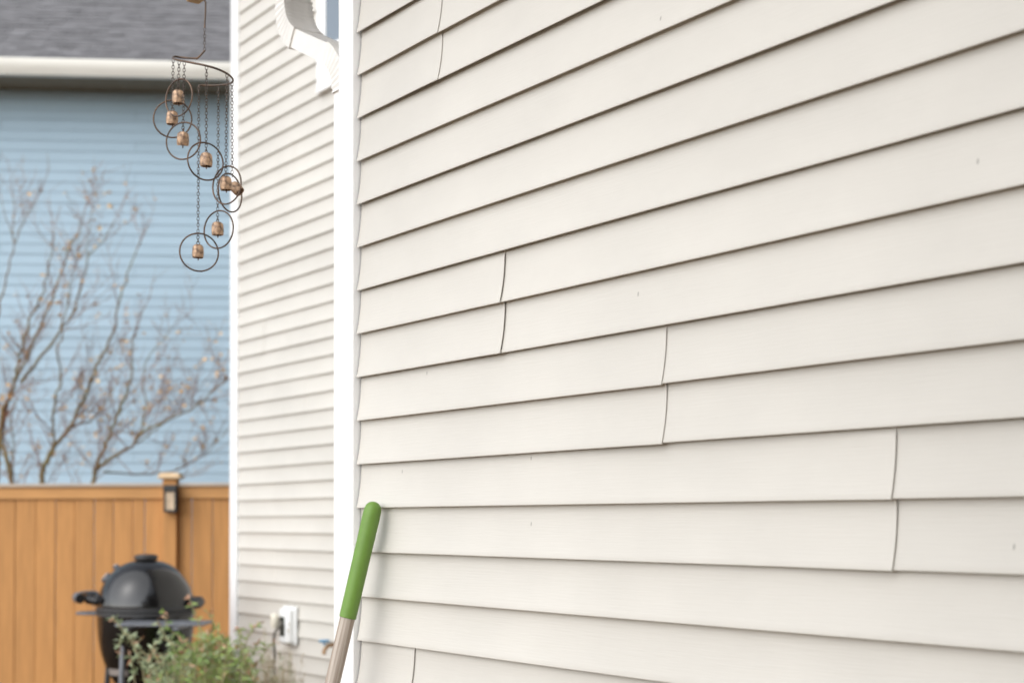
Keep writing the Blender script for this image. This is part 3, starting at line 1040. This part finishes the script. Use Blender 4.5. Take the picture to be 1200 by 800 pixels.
def twig(p, d, length, rad, depth):
    pts = [p]
    q = p.copy()
    dd = d.copy()
    k = 6 if depth > 0 else 4
    for i in range(k):
        dd = (dd + Vector((rnd.gauss(0, 0.06), rnd.gauss(0, 0.06), rnd.gauss(0.06, 0.05)))).normalized()
        q = q + dd * (length / k)
        pts.append(q.copy())
    rads = [rad * (1 - 0.72 * i / k) for i in range(k + 1)]
    tw.tube(pts, rads, n=4, cap=False)
    for i in range(1, k + 1):
        if rnd.random() < 0.04:
            leaf_at(lf, pts[i], rnd.uniform(0.03, 0.06), rnd)
        if depth > 0 and rnd.random() < 0.72:
            side = Vector((rnd.gauss(0, 1), rnd.gauss(0, 0.8), rnd.gauss(0.35, 0.6))).normalized()
            twig(pts[i], (dd * 0.75 + side * 0.75).normalized(), length * rnd.uniform(0.3, 0.6), max(0.0022, rads[i] * 0.6), depth - 1)


stems = [
    # (points px,py,depth offset), start radius, end radius
    ([(45, 818, 0), (28, 640, 0), (14, 565, -.05), (4, 527, -.1), (0, 500, -.1), (4, 480, -.1), (10, 466, -.1), (19, 440, -.12), (24, 417, -.15), (31, 388, -.2), (40, 362, -.2), (47, 348, -.2), (57, 315, -.25), (61, 290, -.3), (62, 270, -.3)], .030, .005),
    ([(-6, 818, .2), (-8, 640, .2), (-4, 540, .0), (1, 500, -.08)], .032, .028),
    ([(17, 445, -.12), (36, 410, 0), (57, 358, .1), (71, 322, .2), (83, 287, .2), (93, 273, .3), (98, 250, .3)], .017, .004),
    ([(24, 447, -.12), (50, 417, .2), (71, 387, .3), (85, 368, .3), (95, 337, .4), (104, 301, .45), (119, 282, .5), (134, 262, .5)], .018, .004),
    ([(71, 387, .3), (80, 352, .3), (82, 330, .3), (90, 300, .3), (93, 280, .3)], .008, .003),
    ([(104, 301, .45), (103, 285, .45), (106, 262, .45), (108, 242, .45)], .006, .0025),
    ([(-6, 400, .3), (1, 353, .3), (9, 325, .3), (17, 285, .3), (28, 260, .3), (41, 236, .3)], .012, .004),
    ([(17, 285, .3), (10, 262, .25), (3, 236, .2)], .006, .003),
    ([(17, 285, .3), (16, 262, .4), (15, 232, .5)], .005, .003),
    ([(48, 818, 0), (47, 640, 0), (49, 565, 0), (55, 540, 0), (64, 522, 0), (81, 501, 0), (102, 458, 0), (112, 432, .05), (119, 416, .1), (135, 385, .1), (138, 368, .1), (147, 330, .1), (158, 300, .1), (166, 282, .1)], .036, .004),
    ([(64, 522, 0), (63, 487, -.1), (67, 460, -.2), (71, 439, -.2), (66, 410, -.3), (72, 396, -.3), (74, 370, -.3)], .014, .006),
    ([(81, 501, 0), (104, 494, .2), (115, 484, .3), (124, 470, .4), (135, 452, .5)], .012, .004),
    ([(58, 818, .1), (84, 640, .1), (107, 566, .1), (114, 545, .1), (128, 510, .1), (140, 482, .1), (147, 463, .1), (154, 442, .1), (155, 404, .15), (160, 385, .2), (168, 360, .2)], .030, .005),
    ([(114, 547, .1), (120, 545, .05), (140, 530, 0), (156, 520, 0), (167, 506, -.05), (198, 491, -.1), (231, 475, -.1), (255, 453, -.1), (268, 443, -.1)], .022, .005),
    ([(165, 508, -.05), (168, 490, 0), (170, 475, 0), (170, 427, 0.1), (186, 404, .1), (205, 380, .1)], .010, .003),
    ([(120, 552, .1), (167, 556, .4), (200, 552, .5), (215, 546, .5), (234, 536, .6), (250, 522, .6), (268, 502, .6)], .010, .004),
    ([(14, 565, -.05), (15, 520, .1), (14, 490, .1), (18, 470, .1)], .010, .005),
    ([(160, 520, 0), (185, 500, .3), (215, 478, .3), (236, 470, .3)], .009, .003),
]
for (pl_, r0, r1) in stems:
    ctrl = [tpt(*p) for p in pl_]
    path = smooth_path(ctrl, 4)
    k = len(path)
    # slight wobble for natural stems
    path = [p + Vector((rnd.gauss(0, 0.006), rnd.gauss(0, 0.012), rnd.gauss(0, 0.004))) for p in path]
    rads = [(r0 + (r1 - r0) * (i / (k - 1)) ** 0.7) * 0.86 for i in range(k)]
    tk.tube(path, rads, n=7)
    for i in range(2, k):
        p = path[i]
        zpix = p.z + TO.z
        if zpix < 1.45: continue
        d = (path[i] - path[i - 1]).normalized()
        if rnd.random() < (11.0 if zpix < 2.9 else 3.2) * (path[i] - path[i - 1]).length:
            side = Vector((rnd.gauss(0.15, 1), rnd.gauss(0, 0.9), rnd.gauss(0.4, 0.5))).normalized()
            twig(p, (d * 0.7 + side * 0.8).normalized(), rnd.uniform(0.25, 0.65), min(0.0048, rads[i] * 0.6), 2 if rnd.random() < 0.55 else 1)
    twig(path[-1], (path[-1] - path[-3]).normalized(), 0.35, r1 * 0.8, 1)
tk.build('trunk', M['bark'], tr, smooth=60)
tw.build('crown', M['twig'], tr)['kind'] = 'stuff'
lf.build('leaves', M['yleaf'], tr)['kind'] = 'stuff'

# ------------------------------------------------------------------ leafy shrub in front of the grill
SY = 7.4
sb = at(228, 800, SY); sb.z = 0
shr = empty('leafy_shrub', sb)
tag(shr, 'green leafy shrub with dried reddish tips in front of the grill', 'shrub')
rs = random.Random(9)
st_, gl, sg, dr = MB(), MB(), MB(), MB()


def blade(mb, p, d, ln, wd, r):
    s = d.cross(Vector((r.gauss(0, 1), r.gauss(0, 1), r.gauss(0, 1)))).normalized()
    n_ = d.cross(s)
    c = p + d * ln * 0.5 + n_ * ln * 0.06
    t = p + d * ln - n_ * ln * 0.05
    mb.add([p, p + d * ln * 0.28 + s * wd * .42, c + s * wd * 0.5, t, c - s * wd * 0.5, p + d * ln * 0.28 - s * wd * .42], [(0, 1, 2, 5), (1, 2, 4, 5), (2, 3, 4)] if False else [(0, 1, 5), (1, 2, 4, 5), (2, 3, 4)])


def top_profile(px):
    """row of the plant's upper outline"""
    pts = [(140, 790), (160, 778), (180, 774), (200, 762), (225, 752), (245, 742), (262, 744), (280, 758), (296, 778), (310, 795)]
    for (a, b) in zip(pts, pts[1:]):
        if a[0] <= px <= b[0]:
            return a[1] + (b[1] - a[1]) * (px - a[0]) / (b[0] - a[0])
    return 795


for i in range(150):
    px = 300 - 130 * rs.random() ** 1.5
    dy = rs.uniform(-0.32, 0.30)
    py = top_profile(px) + rs.uniform(-4, 26)
    tip = at(px, py, SY + dy) - sb
    root = Vector((tip.x * 0.45 + rs.gauss(0, .05), tip.y * 0.5, 0.0))
    mid = root.lerp(tip, 0.55) + Vector((rs.gauss(0, .02), rs.gauss(0, .02), 0.03))
    path = smooth_path([root, mid, tip], 5)
    st_.tube(path, [0.0035 - 0.0022 * j / (len(path) - 1) for j in range(len(path))], n=4, cap=False)
    kind = rs.random()
    left = (px < 205)
    for j in range(3, len(path)):
        for q in range(5):
            p = path[j].lerp(path[j - 1], rs.random())
            d = Vector((rs.gauss(0, 1), rs.gauss(0, 1), rs.gauss(0.5, 0.6))).normalized()
            mb = sg if (kind < (0.6 if left else 0.22)) else gl
            if rs.random() < 0.05: mb = dr
            blade(mb, p, d, rs.uniform(0.03, 0.065), rs.uniform(0.006, 0.012), rs)
    if rs.random() < 0.35:
        for q in range(3):
            blade(dr, path[-1], Vector((rs.gauss(0, .6), rs.gauss(0, .6), 1)).normalized(), rs.uniform(0.025, 0.05), 0.011, rs)
# arching outer stalks on the left and a few loose tall ones
arch = [[(190, 790), (168, 765), (156, 747), (146, 742), (140, 752), (141, 766)], [(185, 795), (165, 770), (152, 748), (137, 729), (131, 722)],
        [(215, 780), (203, 755), (190, 748), (180, 757), (178, 766)], [(205, 780), (198, 752), (189, 738), (186, 728)], [(225, 775), (212, 748), (199, 737), (191, 716)],
        [(240, 770), (236, 740), (228, 718), (222, 700)], [(262, 780), (258, 745), (249, 728), (243, 716)], [(280, 790), (287, 755), (297, 738), (303, 730)], [(285, 795), (296, 765), (304, 752)],
        [(170, 800), (163, 775), (158, 758), (163, 750)], [(160, 810), (156, 785), (152, 765)], [(288, 800), (283, 760), (281, 742), (280, 736)], [(290, 800), (303, 775), (316, 757), (322, 752)]]
for i, pl_ in enumerate(arch):
    dy = rs.uniform(-0.25, 0.1)
    ctrl = [at(px, py, SY + dy) - sb for (px, py) in pl_]
    ctrl.insert(0, Vector((ctrl[0].x * 0.6, dy * 0.6, 0.0)))
    path = smooth_path(ctrl, 5)
    st_.tube(path, [0.004 - 0.002 * j / (len(path) - 1) for j in range(len(path))], n=5, cap=False)
    for j in range(7, len(path)):
        for q in range(2):
            d = Vector((rs.gauss(0, 1), rs.gauss(0, 1), rs.gauss(0.2, 0.7))).normalized()
            mb = sg if i in (0, 1, 2, 3, 9, 10) else gl
            if j > len(path) - 4: mb = dr if rs.random() < .7 else mb
            blade(mb, path[j], d, rs.uniform(0.025, 0.05), rs.uniform(0.008, 0.014), rs)
st_.build('stems', M['stem'], shr)['kind'] = 'stuff'
gl.build('foliage', M['leaf'], shr)['kind'] = 'stuff'
o = sg.build('foliage', M['sage'], shr); o['label'] = 'grey green leaves on the left'; o['kind'] = 'stuff'
dr.build('dried_tips', M['dry'], shr)['kind'] = 'stuff'

# ------------------------------------------------------------------ dry grass against the far wall
DYG = 7.75
db = at(322, 800, DYG); db.z = 0
dg = empty('dry_grass', db)
tag(dg, 'tuft of dry straw coloured grass in front of the outlet wall', 'grass')
e1, e2 = MB(), MB()
for i in range(230):
    px = rs.gauss(322, 17)
    py = 800 - abs(rs.gauss(0, 26)) + 10 + abs(px - 322) * 0.35
    tip = at(px, py, DYG + rs.uniform(-0.15, 0.12)) - db
    root = Vector((tip.x * 0.4, tip.y * 0.4, 0))
    path = smooth_path([root, root.lerp(tip, 0.6) + Vector((0, 0, 0.05)), tip], 4)
    (e1 if rs.random() < 0.85 else e2).tube(path, [0.0028 - 0.0018 * j / (len(path) - 1) for j in range(len(path))], n=3, cap=False)
    if rs.random() < 0.4:
        for q in range(6):
            blade(e1 if rs.random() < .8 else e2, path[-1] + Vector((0, 0, rs.uniform(-.05, .01))), Vector((rs.gauss(0, .5), rs.gauss(0, .5), 1)).normalized(), 0.03, 0.006, rs)
e1.build('blades', M['straw'], dg)['kind'] = 'stuff'
e2.build('green_blades', M['sage'], dg)['kind'] = 'stuff'
